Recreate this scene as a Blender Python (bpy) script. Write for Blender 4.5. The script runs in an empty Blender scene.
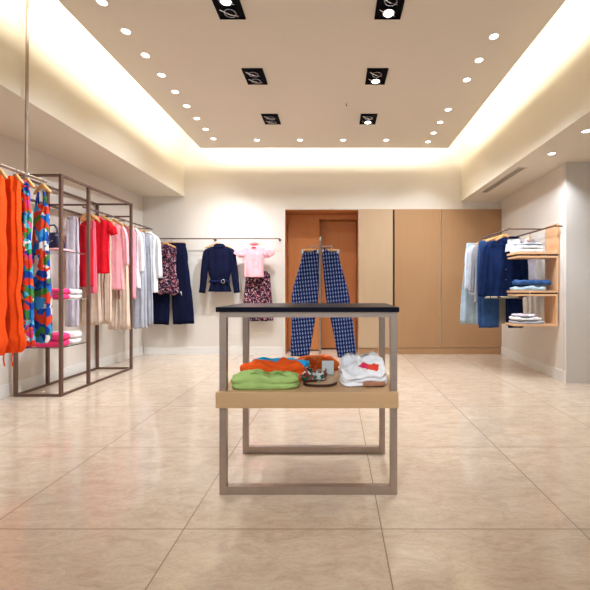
import bpy, bmesh, math, random, re
from mathutils import Vector, Matrix, noise
PI = math.pi
SC = bpy.context.scene
COL = SC.collection

# ------------------------------------------------------------------ camera, world, exposure
cam_d = bpy.data.cameras.new('camera'); cam = bpy.data.objects.new('camera', cam_d); COL.objects.link(cam)
cam.location = (0, 0, 1.0); cam.rotation_euler = (PI/2, 0, 0)
cam_d.sensor_width = 36; cam_d.lens = 381/590*36
cam_d.shift_x = -(336-295)/590; cam_d.shift_y = -(295-289)/590
cam_d.clip_start = 0.02
SC.camera = cam
w = bpy.data.worlds.new('world'); SC.world = w; w.use_nodes = True
w.node_tree.nodes['Background'].inputs[0].default_value = (0.90, 0.97, 1.06, 1)
w.node_tree.nodes['Background'].inputs[1].default_value = 0.75
SC.view_settings.view_transform = 'Standard'; SC.view_settings.look = 'None'
SC.view_settings.gamma = 1; SC.view_settings.use_curve_mapping = False
SC.view_settings.exposure = 0.27
COVE = 46.0; DOWN = 16.0; SPOT = 75.0; WALLSPOT = 75.0
WARM = (0.88, 0.97, 1.08)

def area(name, loc, rot, sx, sy, power, col=WARM, spread=PI):
    d = bpy.data.lights.new(name, 'AREA'); d.shape = 'RECTANGLE'; d.size = sx; d.size_y = sy
    d.energy = power; d.color = col; d.spread = spread
    o = bpy.data.objects.new(name, d); o.location = loc; o.rotation_euler = rot; COL.objects.link(o); return o
# fluorescent strips lying on the upper edge of the dropped ceiling panel
SLX0, SLX1, SLY1, SLZ = -1.974, 1.634, 5.54, 3.05
area('cove_light_left', (SLX0+.10, 1.2, SLZ+.16), (0, math.radians(100), 0), .06, 8.4, COVE*1.15, (1.0, .985, .86))
area('cove_light_right', (SLX1-.10, 1.2, SLZ+.16), (0, math.radians(-100), 0), .06, 8.4, COVE*1.15, (1.0, .985, .86))
area('cove_light_back', (-.17, SLY1-.10, SLZ+.16), (math.radians(100), 0, 0), 3.5, .06, COVE*.5, (1.0, .985, .86))

# ------------------------------------------------------------------ materials
def lin(c):
    c = c/255; return c/12.92 if c <= .04045 else ((c+.055)/1.055)**2.4
def rgb(r, g, b): return (lin(r), lin(g), lin(b), 1)
MATS = {}
def newmat(name):
    m = bpy.data.materials.new(name); m.use_nodes = True
    nt = m.node_tree; return m, nt, nt.nodes['Principled BSDF']
def N(nt, t, **k):
    n = nt.nodes.new(t)
    for a, v in k.items(): setattr(n, a, v)
    return n
def L(nt, a, b): nt.links.new(a, b)
def plain(name, c, rough=.5, metal=0, spec=.5, vary=.06, scale=8, bump=0, bscale=200, coat=0):
    if name in MATS: return MATS[name]
    m, nt, b = newmat(name)
    co = N(nt, 'ShaderNodeTexCoord'); no = N(nt, 'ShaderNodeTexNoise'); no.inputs['Scale'].default_value = scale
    no.inputs['Detail'].default_value = 4
    L(nt, co.outputs['Object'], no.inputs['Vector'])
    mr = N(nt, 'ShaderNodeMapRange'); mr.inputs[1].default_value = .3; mr.inputs[2].default_value = .7
    mr.inputs[3].default_value = 1-vary; mr.inputs[4].default_value = 1+vary
    L(nt, no.outputs['Fac'], mr.inputs[0])
    mx = N(nt, 'ShaderNodeVectorMath', operation='SCALE'); mx.inputs[0].default_value = c[:3]
    L(nt, mr.outputs[0], mx.inputs['Scale']); L(nt, mx.outputs[0], b.inputs['Base Color'])
    b.inputs['Roughness'].default_value = rough; b.inputs['Metallic'].default_value = metal
    b.inputs['Specular IOR Level'].default_value = spec; b.inputs['Coat Weight'].default_value = coat
    if bump:
        n2 = N(nt, 'ShaderNodeTexNoise'); n2.inputs['Scale'].default_value = bscale; L(nt, co.outputs['Object'], n2.inputs['Vector'])
        bp = N(nt, 'ShaderNodeBump'); bp.inputs['Strength'].default_value = bump; bp.inputs['Distance'].default_value = .004
        L(nt, n2.outputs['Fac'], bp.inputs['Height']); L(nt, bp.outputs[0], b.inputs['Normal'])
    MATS[name] = m; return m
def cloth(name, c, vary=.08):
    return plain('fabric_'+name, c, rough=.9, spec=.15, vary=vary, scale=14, bump=.5, bscale=60)
def wood(name, c1, c2, rough=.4, scale=1.0, axis='Z'):
    m, nt, b = newmat(name)
    co = N(nt, 'ShaderNodeTexCoord'); mp = N(nt, 'ShaderNodeMapping')
    s = {'Z': (14, 14, .7), 'X': (.7, 14, 14), 'Y': (14, .7, 14)}[axis]
    mp.inputs['Scale'].default_value = tuple(v*scale for v in s)
    L(nt, co.outputs['Object'], mp.inputs[0])
    no = N(nt, 'ShaderNodeTexNoise'); no.inputs['Scale'].default_value = 2.2; no.inputs['Detail'].default_value = 6; no.inputs['Distortion'].default_value = .6
    L(nt, mp.outputs[0], no.inputs['Vector'])
    cr = N(nt, 'ShaderNodeValToRGB'); cr.color_ramp.elements[0].position = .3; cr.color_ramp.elements[1].position = .7
    cr.color_ramp.elements[0].color = c1; cr.color_ramp.elements[1].color = c2
    L(nt, no.outputs['Fac'], cr.inputs[0]); L(nt, cr.outputs[0], b.inputs['Base Color'])
    b.inputs['Roughness'].default_value = rough; b.inputs['Specular IOR Level'].default_value = .3
    return m
def print_mat(name, cols, scale=14, base=None, dist=1.5):
    """patterned fabric: cells and blobs of several colours"""
    m, nt, b = newmat('fabric_'+name)
    co = N(nt, 'ShaderNodeTexCoord')
    no = N(nt, 'ShaderNodeTexNoise'); no.inputs['Scale'].default_value = scale*.6; L(nt, co.outputs['Object'], no.inputs['Vector'])
    ma = N(nt, 'ShaderNodeVectorMath', operation='MULTIPLY_ADD')
    L(nt, no.outputs['Color'], ma.inputs[0]); ma.inputs[1].default_value = (dist/scale,)*3; L(nt, co.outputs['Object'], ma.inputs[2])
    vo = N(nt, 'ShaderNodeTexVoronoi'); vo.inputs['Scale'].default_value = scale; L(nt, ma.outputs[0], vo.inputs['Vector'])
    se = N(nt, 'ShaderNodeSeparateColor'); L(nt, vo.outputs['Color'], se.inputs[0])
    cr = N(nt, 'ShaderNodeValToRGB'); cr.color_ramp.interpolation = 'CONSTANT'
    el = cr.color_ramp.elements
    for i, c in enumerate(cols):
        e = el[0] if i == 0 else (el[1] if i == 1 else el.new(i/len(cols)))
        e.position = i/len(cols); e.color = c
    L(nt, se.outputs[0], cr.inputs[0]); L(nt, cr.outputs[0], b.inputs['Base Color'])
    b.inputs['Roughness'].default_value = .85; b.inputs['Specular IOR Level'].default_value = .2
    return m

WALL = plain('wall_paint', rgb(226, 217, 206), .7, spec=.2, vary=.015, scale=1.5)
CREAM = plain('soffit_paint', rgb(229, 219, 200), .75, spec=.2, vary=.01, scale=1.5)
CEIL = plain('ceiling_paint', rgb(228, 219, 205), .85, spec=.15, vary=.01, scale=1.5)
GREYW = plain('grey_wall_paint', rgb(214, 206, 197), .7, spec=.2, vary=.015, scale=1.5)
SKIRT = plain('skirting_paint', rgb(235, 230, 222), .35, spec=.4, vary=.01)
DARKGAP = plain('dark_gap', rgb(60, 35, 20), .8)  # dark brown that stands in for the shade inside gaps
METAL = plain('brushed_metal', rgb(170, 152, 138), .36, metal=.75, vary=.05, scale=30)
BRONZE = plain('bronze_metal', rgb(112, 84, 72), .42, metal=.45, vary=.06, scale=20)
CHROME = plain('chrome', rgb(200, 200, 200), .2, metal=1)
BLACKTOP = plain('black_glass_top', rgb(8, 9, 24), .35, spec=.12, vary=.02)
PANEL = wood('beech_panel', rgb(178, 137, 98), rgb(181, 140, 101), .45)
PANELL = wood('beech_panel_pale', rgb(196, 168, 136), rgb(199, 171, 139), .45)
ALCOVE = wood('alcove_wood', rgb(188, 118, 66), rgb(194, 124, 72), .4)
SHELFW = wood('shelf_wood', rgb(192, 154, 112), rgb(198, 161, 119), .4, axis='X')
SHELFO = wood('orange_shelf_wood', rgb(222, 172, 128), rgb(228, 180, 138), .45, axis='X')
HANGW = plain('hanger_wood', rgb(214, 160, 96), .45, vary=.08, scale=30)
BLACK = plain('black_housing', rgb(6, 6, 16), .6, spec=.05, vary=.02)

def glassmat():
    m, nt, b = newmat('shelf_glass')
    b.inputs['Base Color'].default_value = (.9, .97, .94, 1); b.inputs['Roughness'].default_value = .03
    b.inputs['Transmission Weight'].default_value = 1; b.inputs['IOR'].default_value = 1.3
    return m
GLASS = glassmat()
def emit(name, c, s):
    m, nt, b = newmat(name)
    b.inputs['Base Color'].default_value = (.9, .9, .9, 1)
    b.inputs['Emission Color'].default_value = (*c[:3], 1); b.inputs['Emission Strength'].default_value = s
    return m
LAMPG = emit('lamp_glow', (1, .98, .94), 6)
LAMPOFF = plain('lamp_reflector', rgb(150, 155, 175), .2, metal=.9)

def floor_mat():
    m, nt, b = newmat('marble_tile')
    co = N(nt, 'ShaderNodeTexCoord'); se = N(nt, 'ShaderNodeSeparateXYZ'); L(nt, co.outputs['Object'], se.inputs[0])
    W = .824
    def ax(sock, off):
        a = N(nt, 'ShaderNodeMath', operation='ADD'); a.inputs[1].default_value = -off; L(nt, sock, a.inputs[0])
        p = N(nt, 'ShaderNodeMath', operation='PINGPONG'); p.inputs[1].default_value = W/2; L(nt, a.outputs[0], p.inputs[0])
        d = N(nt, 'ShaderNodeMath', operation='DIVIDE'); d.inputs[1].default_value = W; L(nt, a.outputs[0], d.inputs[0])
        f = N(nt, 'ShaderNodeMath', operation='FLOOR'); L(nt, d.outputs[0], f.inputs[0])
        return p, f
    px, fx = ax(se.outputs[0], .190); py, fy = ax(se.outputs[1], 1.5875)
    mn = N(nt, 'ShaderNodeMath', operation='MINIMUM'); L(nt, px.outputs[0], mn.inputs[0]); L(nt, py.outputs[0], mn.inputs[1])
    jt = N(nt, 'ShaderNodeMapRange'); jt.inputs[1].default_value = .0015; jt.inputs[2].default_value = .0032
    jt.inputs[3].default_value = 1; jt.inputs[4].default_value = 0; L(nt, mn.outputs[0], jt.inputs[0])
    cb = N(nt, 'ShaderNodeCombineXYZ'); L(nt, fx.outputs[0], cb.inputs[0]); L(nt, fy.outputs[0], cb.inputs[1])
    wn = N(nt, 'ShaderNodeTexWhiteNoise'); L(nt, cb.outputs[0], wn.inputs['Vector'])
    # per tile shift of the veins
    ma = N(nt, 'ShaderNodeVectorMath', operation='MULTIPLY_ADD'); L(nt, wn.outputs['Color'], ma.inputs[0]); ma.inputs[1].default_value = (9, 9, 9)
    L(nt, co.outputs['Object'], ma.inputs[2])
    mp = N(nt, 'ShaderNodeMapping'); mp.inputs['Scale'].default_value = (1, 2.4, 1); L(nt, ma.outputs[0], mp.inputs[0])
    n1 = N(nt, 'ShaderNodeTexNoise'); n1.inputs['Scale'].default_value = 6.5; n1.inputs['Detail'].default_value = 12; n1.inputs['Roughness'].default_value = .78; n1.inputs['Distortion'].default_value = .8
    L(nt, mp.outputs[0], n1.inputs['Vector'])
    cr = N(nt, 'ShaderNodeValToRGB'); e = cr.color_ramp.elements
    e[0].position = .30; e[0].color = rgb(184, 160, 138); e[1].position = .70; e[1].color = rgb(214, 196, 176)
    k = e.new(.5); k.color = rgb(201, 180, 158)
    L(nt, n1.outputs['Fac'], cr.inputs[0])
    n2 = N(nt, 'ShaderNodeTexNoise'); n2.inputs['Scale'].default_value = 8; n2.inputs['Detail'].default_value = 12; n2.inputs['Roughness'].default_value = .7; n2.inputs['Distortion'].default_value = 1.6
    L(nt, mp.outputs[0], n2.inputs['Vector'])
    v = N(nt, 'ShaderNodeMath', operation='SUBTRACT'); v.inputs[1].default_value = .5; L(nt, n2.outputs['Fac'], v.inputs[0])
    va = N(nt, 'ShaderNodeMath', operation='ABSOLUTE'); L(nt, v.outputs[0], va.inputs[0])
    vm = N(nt, 'ShaderNodeMapRange'); vm.inputs[1].default_value = 0; vm.inputs[2].default_value = .025; vm.inputs[3].default_value = .86; vm.inputs[4].default_value = 1
    L(nt, va.outputs[0], vm.inputs[0])
    tv = N(nt, 'ShaderNodeMapRange'); tv.inputs[3].default_value = .95; tv.inputs[4].default_value = 1.04; L(nt, wn.outputs['Value'], tv.inputs[0])
    mu = N(nt, 'ShaderNodeMath', operation='MULTIPLY'); L(nt, vm.outputs[0], mu.inputs[0]); L(nt, tv.outputs[0], mu.inputs[1])
    sc = N(nt, 'ShaderNodeVectorMath', operation='SCALE'); L(nt, cr.outputs[0], sc.inputs[0]); L(nt, mu.outputs[0], sc.inputs['Scale'])
    mx = N(nt, 'ShaderNodeMix', data_type='RGBA'); L(nt, jt.outputs[0], mx.inputs[0]); L(nt, sc.outputs[0], mx.inputs[6]); mx.inputs[7].default_value = rgb(140, 118, 98)
    L(nt, mx.outputs[2], b.inputs['Base Color'])
    b.inputs['Roughness'].default_value = .10; b.inputs['Specular IOR Level'].default_value = .5
    return m

def check_mat():
    m, nt, b = newmat('fabric_navy_check')
    co = N(nt, 'ShaderNodeTexCoord')
    mp = N(nt, 'ShaderNodeMapping'); mp.inputs['Rotation'].default_value = (0, math.radians(6), 0); L(nt, co.outputs['Object'], mp.inputs[0])
    se = N(nt, 'ShaderNodeSeparateXYZ'); L(nt, mp.outputs[0], se.inputs[0])
    def line(sock, step, wd):
        p = N(nt, 'ShaderNodeMath', operation='PINGPONG'); p.inputs[1].default_value = step/2; L(nt, sock, p.inputs[0])
        g = N(nt, 'ShaderNodeMath', operation='LESS_THAN'); g.inputs[1].default_value = wd; L(nt, p.outputs[0], g.inputs[0]); return g
    a = line(se.outputs[0], .028, .0026); c = line(se.outputs[2], .040, .013)
    c2 = line(se.outputs[2], .040, .003)
    mu = N(nt, 'ShaderNodeMath', operation='MULTIPLY'); L(nt, a.outputs[0], mu.inputs[0]); L(nt, c.outputs[0], mu.inputs[1])
    ad = N(nt, 'ShaderNodeMath', operation='MULTIPLY_ADD'); L(nt, c2.outputs[0], ad.inputs[0]); ad.inputs[1].default_value = .15; L(nt, mu.outputs[0], ad.inputs[2]); ad.use_clamp = True
    mx = N(nt, 'ShaderNodeMix', data_type='RGBA'); L(nt, ad.outputs[0], mx.inputs[0]); mx.inputs[6].default_value = rgb(20, 34, 86); mx.inputs[7].default_value = rgb(160, 180, 216)
    L(nt, mx.outputs[2], b.inputs['Base Color']); b.inputs['Roughness'].default_value = .85; b.inputs['Specular IOR Level'].default_value = .2
    return m
CHECK = check_mat()

# ------------------------------------------------------------------ mesh helpers
def obj(name, bm, mat, parent=None, smooth=False, loc=None):
    me = bpy.data.meshes.new(name); bmesh.ops.recalc_face_normals(bm, faces=bm.faces)
    if smooth:
        for f in bm.faces: f.smooth = True
    bm.to_mesh(me); bm.free()
    me.materials.append(mat)
    o = bpy.data.objects.new(name, me); COL.objects.link(o)
    if parent: o.parent = parent
    if loc: o.location = loc
    return o
def tag(o, label, cat, group=None, kind=None):
    o['label'] = label; o['category'] = cat
    if group: o['group'] = group
    if kind: o['kind'] = kind
    return o
def thing(name, label, cat, loc=(0, 0, 0), rz=0, group=None):
    o = bpy.data.objects.new(name, None); COL.objects.link(o); o.empty_display_size = .05
    o.location = loc; o.rotation_euler = (0, 0, rz); return tag(o, label, cat, group)
def copy_tree(o, parent=None):
    c = o.copy(); COL.objects.link(c)
    if parent: c.parent = parent
    for ch in list(o.children): copy_tree(ch, c)
    return c
def bx(bm, x0, x1, y0, y1, z0, z1, bev=0):
    r = bmesh.ops.create_cube(bm, size=1); v = r['verts']
    bmesh.ops.scale(bm, verts=v, vec=(abs(x1-x0), abs(y1-y0), abs(z1-z0)))
    bmesh.ops.translate(bm, verts=v, vec=((x0+x1)/2, (y0+y1)/2, (z0+z1)/2))
    if bev:
        es = list({e for a in v for e in a.link_edges})
        bmesh.ops.bevel(bm, geom=es, offset=bev, segments=2, affect='EDGES', profile=.5)
    return bm
def box(*a, **k): return bx(bmesh.new(), *a, **k)
def catmull(P, sub):
    out = []
    for i in range(len(P)-1):
        p0 = P[max(i-1, 0)]; p1 = P[i]; p2 = P[i+1]; p3 = P[min(i+2, len(P)-1)]
        for s in range(sub):
            t = s/sub
            out.append([.5*(2*b+(c-a)*t+(2*a-5*b+4*c-d)*t*t+(3*b-a-3*c+d)*t**3) for a, b, c, d in zip(p0, p1, p2, p3)])
    out.append(list(P[-1])); return out
def skin_rings(bm, rings, cap=True):
    rv = [[bm.verts.new(p) for p in r] for r in rings]; n = len(rv[0])
    for a, b in zip(rv[:-1], rv[1:]):
        for i in range(n): bm.faces.new((a[i], a[(i+1) % n], b[(i+1) % n], b[i]))
    if cap: bm.faces.new(rv[0][::-1]); bm.faces.new(rv[-1])
def tube(bm, pts, r, n=8, cap=True):
    """round tube along 3-D points"""
    P = [Vector(p) for p in pts]; rings = []; up = None
    for i, p in enumerate(P):
        t = (P[min(i+1, len(P)-1)]-P[max(i-1, 0)]).normalized()
        if up is None: up = t.orthogonal().normalized()
        else: up = (up-t*up.dot(t)).normalized()
        s = t.cross(up); rr = r[i] if isinstance(r, (list, tuple)) else r
        rings.append([p+(up*math.cos(2*PI*k/n)+s*math.sin(2*PI*k/n))*rr for k in range(n)])
    skin_rings(bm, rings, cap); return bm
def disc(bm, c, r, h, n=24, axis='Z'):
    rings = []
    for z in (0, h):
        rings.append([Vector((r*math.cos(2*PI*k/n), r*math.sin(2*PI*k/n), z)) for k in range(n)])
    if axis == 'Y': rings = [[Vector((p.x, p.z, p.y)) for p in q] for q in rings]
    skin_rings(bm, [[p+Vector(c) for p in q] for q in rings]); return bm
def ctube(bm, pts, seed=0, amp=.006, k=5, n=36, sub=5, sq=2.6, hem=0.0):
    """cloth tube; pts = (x, z, halfwidth, halfdepth[, y]); folds deepen towards the end"""
    amp = amp*1.55 if amp > .002 else amp
    rnd = random.Random(seed); ph = [rnd.uniform(0, 6.28) for _ in range(6)]
    P = catmull([tuple(p)+((0,) if len(p) == 4 else ()) for p in pts], sub); rings = []; m = len(P)
    for i, (x, z, wd, dp, y) in enumerate(P):
        a = P[max(i-1, 0)]; b = P[min(i+1, m-1)]
        t = Vector((b[0]-a[0], 0, b[1]-a[1])); t = t.normalized() if t.length > 1e-6 else Vector((0, 0, -1))
        wa = Vector((-t.z, 0, t.x)); f = i/(m-1); ring = []
        wd = max(wd, .002); dp = max(dp, .002)
        for j in range(n):
            th = 2*PI*j/n; c, s = math.cos(th), math.sin(th)
            c = math.copysign(abs(c)**(2/sq), c); s = math.copysign(abs(s)**(2/sq), s)
            A = amp*(.25+.75*f)
            o = A*(math.sin(k*c*2.2+ph[0]+f*1.2)+.6*math.sin(k*1.9*c*2.2+ph[1]-f*2)+.4*math.sin(9*f+ph[2]+c*2))
            side = A*.5*math.sin(7*f+ph[3]+(0 if c > 0 else 2))
            p = Vector((x, y, z))+wa*(wd*c+side*c)+Vector((0, dp*s+o, 0))
            if amp:
                q = noise.noise(Vector((p.x*16+seed, p.y*4, p.z*5)))*amp*1.1+noise.noise(Vector((p.x*34, seed*2.7, p.z*26+p.x*20)))*amp*.55
                p.y += q*(1 if s >= 0 else 1)
            if hem and f > .75: p.z += hem*(f-.75)/.25*math.sin(k*1.3*c+ph[4])
            ring.append(p)
        rings.append(ring)
    skin_rings(bm, rings); return bm
def folded(bm, wx, wy, h, layers=2, seed=0, lump=.006, z0=0, cx=0, cy=0):
    """one folded garment: soft rounded pad with layered sides"""
    rnd = random.Random(seed); ph = [rnd.uniform(0, 6.28) for _ in range(8)]; n = 88; rings = []
    def sup(th, p=5.):
        c, s = math.cos(th), math.sin(th); return (abs(c)**p+abs(s)**p)**(-1/p)
    def wob(th, z): return 1+.02*math.sin(3*th+ph[0]+z*20)+.016*math.sin(7*th+ph[1]-z*30)+.01*math.sin(13*th+ph[2]+z*60)
    def lumpz(x, y): return lump*(math.sin(x*38+ph[3]+y*12)+math.sin(y*45+ph[4]-x*16)+.7*math.sin((x+y)*70+ph[5]))
    m = layers*6
    for i in range(m+1):
        t = i/m; g = abs(math.sin(PI*layers*t))**.45; r = .93+.07*g
        if i == m: r = .90
        ring = []
        for j in range(n):
            th = 2*PI*j/n; R = sup(th)*r*wob(th, t*h+(int(t*layers-.001))*.7)
            x, y = wx*R*math.cos(th), wy*R*math.sin(th)
            ring.append(Vector((cx+x, cy+y, z0+h*t+(lumpz(x, y)*t))))
        rings.append(ring)
    for q in (.87, .79, .7, .6, .5, .4, .3, .2, .1):
        ring = []
        for j in range(n):
            th = 2*PI*j/n; R = sup(th)*q; x, y = wx*R*math.cos(th), wy*R*math.sin(th)
            ring.append(Vector((cx+x, cy+y, z0+h*(1.04)+lumpz(x, y))))
        rings.append(ring)
    for r_ in rings:
        for p in r_:
            t = min(max((p.z-z0)/h, 0), 1.2)
            q = noise.noise(Vector((p.x*22+seed, p.y*30, p.z*14)))
            q2 = 1-abs(noise.noise(Vector((p.x*40+p.y*26, p.y*48-seed, p.z*20))))*3
            p.z += lump*(1.1*q+.5*q2-.3)*t
            p.x += lump*.6*noise.noise(Vector((p.x*25, p.z*70+seed, p.y*25))); p.y += lump*.6*noise.noise(Vector((p.y*25+9, p.z*70+seed, p.x*25)))
            p.z = max(p.z, z0)
    skin_rings(bm, rings); return bm
def struct(name, bm, mat, parent=None):
    o = obj(name, bm, mat, parent)
    if not parent: o['kind'] = 'structure'
    return o

# ------------------------------------------------------------------ room shell
YB = 5.85; YF = -3.0; SOF = 2.40; SOFR = 2.345; FXL, FXR = -2.33, 1.92; UC = 3.50
floor = struct('floor', box(-3.4, 3.9, YF, 6.6, -.1, 0), floor_mat())
# left wall (slightly splayed as in the photo)
bm = bmesh.new()
A = (-3.07, YF); B = (-3.07, 3.2); C_ = (-2.965, YB)
pts = [A, B, C_, (-3.3, YB), (-3.3, YF)]
vb = [bm.verts.new((x, y, 0)) for x, y in pts]; vt = [bm.verts.new((x, y, SOF+.02)) for x, y in pts]
for i in range(5): bm.faces.new((vb[i], vb[(i+1) % 5], vt[(i+1) % 5], vt[i]))
bm.faces.new(vb[::-1]); bm.faces.new(vt); struct('wall_left', bm, WALL)
bm = bmesh.new()
def skirt_poly(bm, pl, t, h):
    for (x0, y0), (x1, y1) in zip(pl[:-1], pl[1:]):
        d = Vector((x1-x0, y1-y0, 0)).normalized(); nrm = Vector((d.y, -d.x, 0))*t
        q = [Vector((x0, y0, 0)), Vector((x1, y1, 0)), Vector((x1, y1, 0))+nrm, Vector((x0, y0, 0))+nrm]
        b = [bm.verts.new(p) for p in q]; u = [bm.verts.new(p+Vector((0, 0, h))) for p in q]
        for i in range(4): bm.faces.new((b[i], b[(i+1) % 4], u[(i+1) % 4], u[i]))
        bm.faces.new(b[::-1]); bm.faces.new(u)
skirt_poly(bm, [A, B, C_], .008, .12); struct('baseboard_left', bm, SKIRT)
# back wall: white part, upper part, wooden wall with alcove
AX0, AX1, WZ = (285-336)/65.1, (358.5-336)/65.1, 1+79.5/65.1
bm = bmesh.new()
bx(bm, -3.3, AX0, YB, YB+.2, 0, WZ); bx(bm, -3.3, 3.9, YB, YB+.2, WZ, UC); bx(bm, AX1, 3.9, YB, YB+.2, 0, WZ)
struct('wall_back', bm, WALL)
struct('baseboard_back', box(-2.94, AX0-.01, YB-.014, YB, 0, .11), SKIRT)
struct('trim_1', box(AX0-.022, AX0+.004, YB-.03, YB+.02, 0, WZ+.02), WALL)
# alcove
bm = bmesh.new(); bx(bm, AX0-.03, AX0, YB+.2, YB+.72, 0, WZ); bx(bm, AX1, AX1+.03, YB+.2, YB+.72, 0, WZ)
bx(bm, AX0, AX1, YB+.012, YB+.72, WZ-.012, WZ-.002); bx(bm, AX0, AX1, YB+.70, YB+.73, 0, WZ)
bx(bm, AX0, AX0+.004, YB+.02, YB+.7, 0, WZ); bx(bm, AX1-.004, AX1, YB+.02, YB+.7, 0, WZ)
struct('wall_alcove', bm, ALCOVE)
d1 = struct('door_1', box(AX0+.01, (318-336)/65.1+.01, YB+.30, YB+.34, .02, WZ-.08, bev=.003), ALCOVE)
d2 = struct('door_2', box((316-336)/65.1-.02, AX1-.01, YB+.46, YB+.50, .02, WZ-.10, bev=.003), ALCOVE)
struct('trim_2', box(AX0, AX1, YB+.28, YB+.52, WZ-.09, WZ-.02), ALCOVE)
# wooden panels
px = lambda p: (p-336)/65.3
n = 3
for (a, b, m, y) in ((359, 392.7, PANELL, .030), (394.6, 440.7, PANEL, .022), (441.5, 501.6, PANEL, .022)):
    struct('door_%d' % n, box(px(a), px(b), YB-y, YB+.0, .10, WZ, bev=.002), m); n += 1
struct('trim_3', box(px(359), px(501.6), YB-.020, YB, 0, .094), PANEL)
struct('panel_gap_shade', box(px(392.7), px(394.6), YB-.006, YB, .1, WZ), DARKGAP)  # dark strip, paints the shade in the gap between two panels
# right wall with the return facing the camera
bm = bmesh.new(); pts = [(2.445, 4.07), (2.535, YB), (2.8, YB), (2.8, 4.07)]
vb = [bm.verts.new((x, y, 0)) for x, y in pts]; vt = [bm.verts.new((x, y, SOFR)) for x, y in pts]
for i in range(4): bm.faces.new((vb[i], vb[(i+1) % 4], vt[(i+1) % 4], vt[i]))
bm.faces.new(vb[::-1]); bm.faces.new(vt); struct('wall_right', bm, WALL)
bm = bmesh.new(); skirt_poly(bm, [(2.535, YB-.03), (2.445, 4.04)], .012, .12); struct('baseboard_right', bm, SKIRT)
struct('wall_front_right', box(2.44, 3.9, 4.04, 4.10, 0, SOFR), GREYW)
struct('wall_far_right', box(3.7, 3.9, YF, 4.04, 0, SOFR), WALL)
# soffits, fascias, upper ceiling, dropped panel
struct('ceiling_left', box(-3.3, FXL, YF, YB, SOF+.02, UC), CREAM)
struct('ceiling_right', box(FXR, 3.9, YF, YB, SOFR, UC), CREAM)
struct('ceiling', box(-3.3, 3.9, YF, YB+.2, UC, UC+.1), CREAM)
struct('ceiling_panel', box(SLX0, SLX1, YF, SLY1, SLZ, SLZ+.07), CEIL)

# ------------------------------------------------------------------ ceiling lights
def spot(name, parent, loc, target, power, size=75, rad=.03, blend=.6, col=WARM):
    d = bpy.data.lights.new(name, 'SPOT'); d.energy = power; d.spot_size = math.radians(size); d.spot_blend = blend
    d.shadow_soft_size = rad; d.color = col
    o = bpy.data.objects.new(name, d); COL.objects.link(o); o.parent = parent; o.location = loc
    v = Vector(target)-(Vector(parent.location)+Vector(loc)); o.rotation_euler = v.to_track_quat('-Z', 'Y').to_euler(); return o
def ring_bm(r0, r1, h, n=24):
    bm = bmesh.new(); R = []
    for r, z in ((r0, 0), (r1, 0), (r1, -h), (r0+.006, -h), (r0, 0)):
        R.append([Vector((r*math.cos(2*PI*k/n), r*math.sin(2*PI*k/n), z)) for k in range(n)])
    skin_rings(bm, R[:-1]+[R[0]], cap=False); return bm
dl0 = thing('recessed_downlight', '', 'ceiling light')
obj('trim_ring', ring_bm(.031, .040, .005), SKIRT, dl0)
obj('lens', disc(bmesh.new(), (0, 0, -.002), .031, .002), LAMPG, dl0)
first = [True]
def downlight(x, y, z, label, group, power=DOWN, tgt=None, cone=100):
    d = dl0 if first[0] else copy_tree(dl0); first[0] = False
    d.location = (x, y, z-.001); d['label'] = label; d['group'] = group
    spot('downlight_bulb', d, (0, 0, -.02), tgt or (x, y, 0), power, cone, .022)
ords = ['nearest', 'second nearest', 'third nearest', 'fourth nearest', 'fifth nearest', 'sixth nearest', 'seventh nearest', 'second farthest', 'farthest']
for i in range(9):
    downlight(-1.67, 2.72+.309*i, SLZ, 'small round downlight, %s of nine along the left ceiling edge' % ords[i], 'downlights along the left edge')
for i, nm in enumerate(('leftmost', 'second from left', 'third from left', 'rightmost')):
    downlight(-1.085+.592*i, 5.24, SLZ, 'small round downlight, %s of four along the back ceiling edge' % nm, 'downlights along the back edge', power=DOWN*.8, cone=70)
ys = [3.09, 3.41, 3.73, 4.35, 4.68, 5.0, 5.30]
for y, nm in zip(ys, ('nearest', 'second nearest', 'third nearest', 'first after the wider gap', 'third farthest', 'second farthest', 'farthest')):
    downlight(1.28, y, SLZ, 'small round downlight along the right ceiling edge, %s' % nm, 'downlights along the right edge')
downlight(2.13, 3.24, SOFR, 'small round downlight in the low right soffit, the nearer one', 'downlights in the right soffit', tgt=(2.4, 3.3, 0))
downlight(2.14, 3.78, SOFR, 'small round downlight in the low right soffit, the farther one', 'downlights in the right soffit', power=DOWN*1.6, tgt=(2.35, 4.6, .6))

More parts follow.
